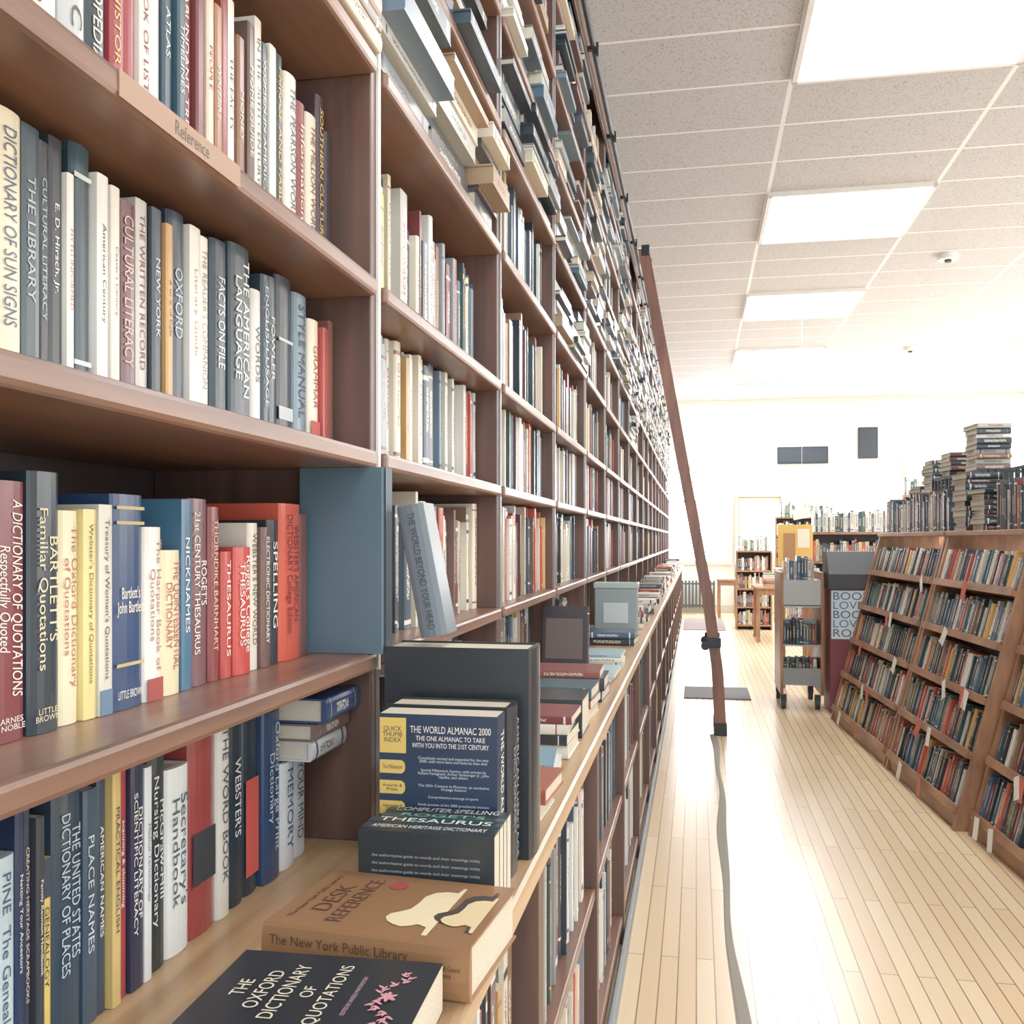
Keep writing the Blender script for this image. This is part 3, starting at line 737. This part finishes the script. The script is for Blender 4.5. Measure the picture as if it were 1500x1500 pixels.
pile(MA,.585,.1,TOP+.3805,9); pile(MA,.585,.6,TOP+.3805,5,pal=DP); pile(MA,.585,1.0,TOP,18,pal=DP); pile(MA,.585,1.3,TOP,12,pal=DP)
pile(MB,.37,.65,TOP,8,pal=DP); pile(MB,.37,.95,TOP,11,pal=DP); pile(MB,.6,.3,TOP,14); pile(MC,.62,1.2,TOP,10)

# ---------------------------------------------------------------- book cart
e=empty('book_cart',(.85,8.45,0))
for x in (-.17,.15):
    bx('end_panel',x,x+.025,-.3,.3,.12,1.13,WOODR,e,.006,True)
for z in (.2,.52,.84):
    bx('shelf',-.145,.15,-.28,.28,z,z+.012,GREYM,e,0,True)
    bx('shelf_back',-.145,.15,.0,.012,z+.012,z+.2,GREYM,e,0,True)
bx('top_tray',-.145,.15,-.28,.28,1.05,1.065,GREYM,e,0,True)
bx('front_panel',-.145,.15,-.292,-.281,.86,1.06,newmat('pale_panel','b8bcbc',.5),e,0,True)
bx('front_panel',-.145,.15,-.292,-.281,.2,.34,GREY,e,0,True)
for x in (-.14,.13):
    for y in (-.25,.25):
        tube('caster_wheel',(x-.018,y,.045),(x+.018,y,.045),.045,RUBBER,e); bx('caster_fork',x-.024,x+.024,y-.02,y+.02,.06,.12,BLACK,e,.003,True)
reg(e,'wooden-ended rolling book cart with grey metal shelves and black casters','book cart')
x=.71
for i in range(9):
    t=R.uniform(.02,.035)
    if x+t>.995: break
    M=Matrix(((0,1,0,x),(-1,0,0,8.2),(0,0,1,1.0655),(0,0,0,1)))
    book(M,t-.001,R.uniform(.15,.22),.13,R.choice(['d8d4cc','22303a','e8e4dc','3a5a80','c8b898']),'on top of the rolling cart','books on the cart',parts=False,name='hardcover_book'); x+=t
for z in (.213,.533):
    x=.71
    while x<.96:
        t=R.uniform(.02,.035)
        M=Matrix(((0,1,0,x),(-1,0,0,8.2),(0,0,1,z),(0,0,0,1)))
        book(M,t-.001,R.uniform(.15,.22),.13,R.choice(PALR),'on a shelf of the rolling cart','books on the cart',parts=False,name='hardcover_book'); x+=t
MAR=newmat('maroon_paint','6e2430',.5); DK=newmat('charcoal','2a2e34',.5)
e=empty('display_stand',(1.215,8.15,0))
bx('body',-.16,.2,-.12,.25,0,1.0,MAR,e,.006,True)
prism('hood',[(-.17,-.14,1.0),(-.17,.26,1.0),(-.17,.26,1.3),(-.17,.02,1.3),(-.17,-.14,1.12)],(.39,0,0),DK,e)
p=bx('poster',-.15,.17,-.126,-.1205,.6,.99,newmat('poster_pale','c4dcec',.6),e,0,True)
for i,s_ in enumerate(("BOOK","LOVER","BOOK","LOVER","ROCK")):
    TEXTS.append((s_,p,Matrix(((1,0,0,0),(0,0,-1,-.0035),(0,1,0,.15-i*.074),(0,0,0,1))),.29,.062,ink('3c6a90' if i%2 else '34506a'),0))
reg(e,'maroon cabinet stand with charcoal hood and word poster','display stand')
def plainbook_row(acc,x0,x1,y,z,hr=(.17,.24),pal=PAL):
    x=x0
    while True:
        t=R.uniform(.015,.04)
        if x+t>x1: break
        SEED[0]+=1; hexc=R.choice(pal)
        M=Matrix(((0,1,0,x),(-1,0,0,y),(0,0,1,z),(0,0,0,1)))
        add_box(acc,M,-.15,0,0,t-.001,0,R.uniform(*hr),lin(hexc),lin(contrast(hexc)),0,SEED[0],1); x+=t
FS=Acc()
def facecase(x0,x1,y,h,n,lab):
    e=empty('standing_bookcase',((x0+x1)/2,y,0)); w=(x1-x0)/2
    bx('side_panel',-w,-w+.025,0,.28,0,h,WOODR,e,0,True); bx('side_panel',w-.025,w,0,.28,0,h,WOODR,e,0,True)
    bx('back_panel',-w,w,.28,.29,0,h,WOODB,e,0,True); bx('top_panel',-w,w,0,.28,h,h+.025,WOODR,e,0,True)
    for i in range(n):
        z=.08+i*(h-.08)/n; bx('shelf',-w+.025,w-.025,.0,.28,z-.025,z,WOODR,e,0,True)
        plainbook_row(FS,x0+.03,x1-.03,y+.03,z+.001,(.16,min(.24,(h-.08)/n-.04)))
    reg(e,lab,'bookcase')
    plainbook_row(FS,x0+.03,x1-.03,y+.03,h+.026,(.15,.25),['efe9dc','e8e4dc','d8dcdc','c8d0d0','2c4650','4a6a50'])
facecase(1.15,2.1,10.2,1.45,5,'wooden bookcase facing the aisle topped with pale books')
facecase(.6,1.15,15.2,1.2,4,'low dark bookcase near the bright front windows')
facecase(1.3,2.3,16.6,1.75,6,'tall wooden bookcase standing near the front windows')
facecase(2.4,3.6,12.0,1.9,6,'wooden bookcase standing in the open floor')
facecase(3.2,4.4,9.0,1.7,5,'wooden bookcase standing behind the slanted cases')
o=bpy.data.objects.new('distant_books',FS.build('distant_books',[COVER,PAGES])); COL.objects.link(o); reg(o,'mixed books filling the distant standing bookcases','books',None,'stuff')
def table(x0,x1,y0,y1,h,lab,legm=WOODR):
    e=empty('display_table',((x0+x1)/2,(y0+y1)/2,0)); a=(x1-x0)/2;b=(y1-y0)/2
    bx('table_top',-a,a,-b,b,h-.035,h,WOODC,e,.005,True)
    for sx in (-1,1):
        for sy in (-1,1):
            bx('leg',sx*(a-.05)-.025,sx*(a-.05)+.025,sy*(b-.05)-.025,sy*(b-.05)+.025,0,h-.035,legm,e,.003,True)
    bx('apron',-a+.03,a-.03,-b+.03,-b+.05,h-.12,h-.035,legm,e,0,True)
    reg(e,lab,'table')
table(.78,1.6,13.4,14.2,.76,'light wooden display table on the shop floor')
table(.75,1.1,9.3,9.8,1.12,'tall narrow wooden display table')
table(.35,.75,17.3,17.9,.7,'small wooden table beside the radiator')
e=empty('poster_stand',(.93,9.5,1.12)); bx('poster_board',-.16,.16,-.01,.01,.02,.42,newmat('yellow_poster','e8b848',.5),e,.002,True); bx('foot',-.1,.1,-.06,.06,0,.02,BLACK,e,0,True); bx('poster_print',-.11,.0,-.013,-.0105,.08,.34,ink('b07848'),e,0,True); bx('poster_print',.02,.13,-.013,-.0105,.2,.38,ink('f0e8d0'),e,0,True)
reg(e,'yellow and orange printed poster board on a table','poster')
z=.7605
for i in range(6): book(Matrix.Translation((1.1,13.5,z))@ROT_FLAT,.029,.2,.16,R.choice(PALR),'piled on the display table','books on the table',parts=False,name='hardcover_book'); z+=.03
for j in range(4):
    z=.7605
    for i in range(3): book(Matrix.Translation((1.32+.0,13.5+.17*j,z))@ROT_FLAT,.029,.2,.16,R.choice(PALR),'piled on the display table','books on the table',parts=False,name='hardcover_book'); z+=.03
RD=newmat('radiator_dark','4a4e50',.5)
e=empty('radiator',(-.1,18.4,0))
for i in range(14):
    x=-.42+i*.065; bx('fin',x-.02,x+.02,-.08,.08,.1,.62,RD,e,.012,True)
for x in (-.42,.42): bx('foot',x-.02,x+.02,-.06,.06,0,.1,RD,e,0,True)
tube('pipe',(-.45,0,.15),(.45,0,.15),.015,BLACK,e); tube('pipe',(-.45,0,.56),(.45,0,.56),.015,BLACK,e)
reg(e,'dark cast-iron radiator below the front window','radiator')
o=bx('floor_rug',-.2,.45,15.0,17.2,0,.01,newmat('rug','8a7a74',.95),None,.003); reg(o,'faded patterned entrance rug on wood floor','rug')
def panel(x0,x1,z0,z1,lab):
    e=empty('wall_screen',((x0+x1)/2,18.63,(z0+z1)/2)); a=(x1-x0)/2;b=(z1-z0)/2
    bx('frame',-a,a,0,.069,-b,b,BLACK,e,.01,True); bx('screen',-a+.03,a-.03,-.006,0,-b+.03,b-.03,newmat('dark_screen','1c242e',.7),e,0,True)
    reg(e,lab,'wall screen')
panel(1.5,2.42,2.82,3.14,'wide black panel mounted high on the cream wall')
panel(2.95,3.3,2.9,3.48,'upright black panel mounted high on the cream wall')
e=empty('hanging_sign',(1.2,11.5,2.2))
tube('cord',(0,0,-.5),(0,0,1.85),.0018,WHITE,e,6)
for i,(x,z,r) in enumerate(((-.1,-.05,.3),(.08,-.12,-.4),(-.05,-.28,.2),(.1,-.35,.1),(0,-.5,-.2))):
    q=bx('paper_sheet',x-.1,x+.1,-.002+.01*i,.0+.01*i,z-.06,z+.06,PAPER,e,0,True); q.rotation_euler=(0,r,0)
reg(e,'white paper sheets hanging on a cord from the ceiling','hanging sign')
for (x,y) in ((2.3,9.5),(2.9,14)):
    e=empty('smoke_detector',(x,y,4.05)); tube('body',(0,0,-.05),(0,0,0),.09,WHITE,e,20); tube('sensor',(0,0,-.07),(0,0,-.05),.03,RUBBER,e,12)
    reg(e,'round white smoke detector on the tiled ceiling','smoke detector')
flush_texts()
# ---------------------------------------------------------------- lights
w=bpy.data.worlds.new('World'); S.world=w; w.use_nodes=True
bg=w.node_tree.nodes['Background']; bg.inputs[0].default_value=(.86,.94,1,1); bg.inputs[1].default_value=2.0
def area(name,loc,rot,sx,sy,p,col=(1,1,1)):
    l=bpy.data.lights.new(name,'AREA'); l.shape='RECTANGLE'; l.size=sx; l.size_y=sy; l.energy=p; l.color=col
    o=bpy.data.objects.new(name,l); o.location=loc; o.rotation_euler=rot; COL.objects.link(o)
area('side_fill_light',(6.8,10,2.2),(0,math.radians(90),0),2.2,12,330,(.94,.97,1))  # added fill lamp out of view; the right wall has no window
# ---------------------------------------------------------------- camera
cam=bpy.data.cameras.new('camera'); co=bpy.data.objects.new('camera',cam); COL.objects.link(co)
cam.sensor_width=36; cam.lens=36*1400/1500; cam.shift_y=40/1500; cam.clip_start=.02
co.location=(0,0,H); co.rotation_euler=(math.radians(90),0,A)
S.camera=co
S.view_settings.view_transform='Standard'
S.view_settings.exposure=.33
S.view_settings.gamma=1.16
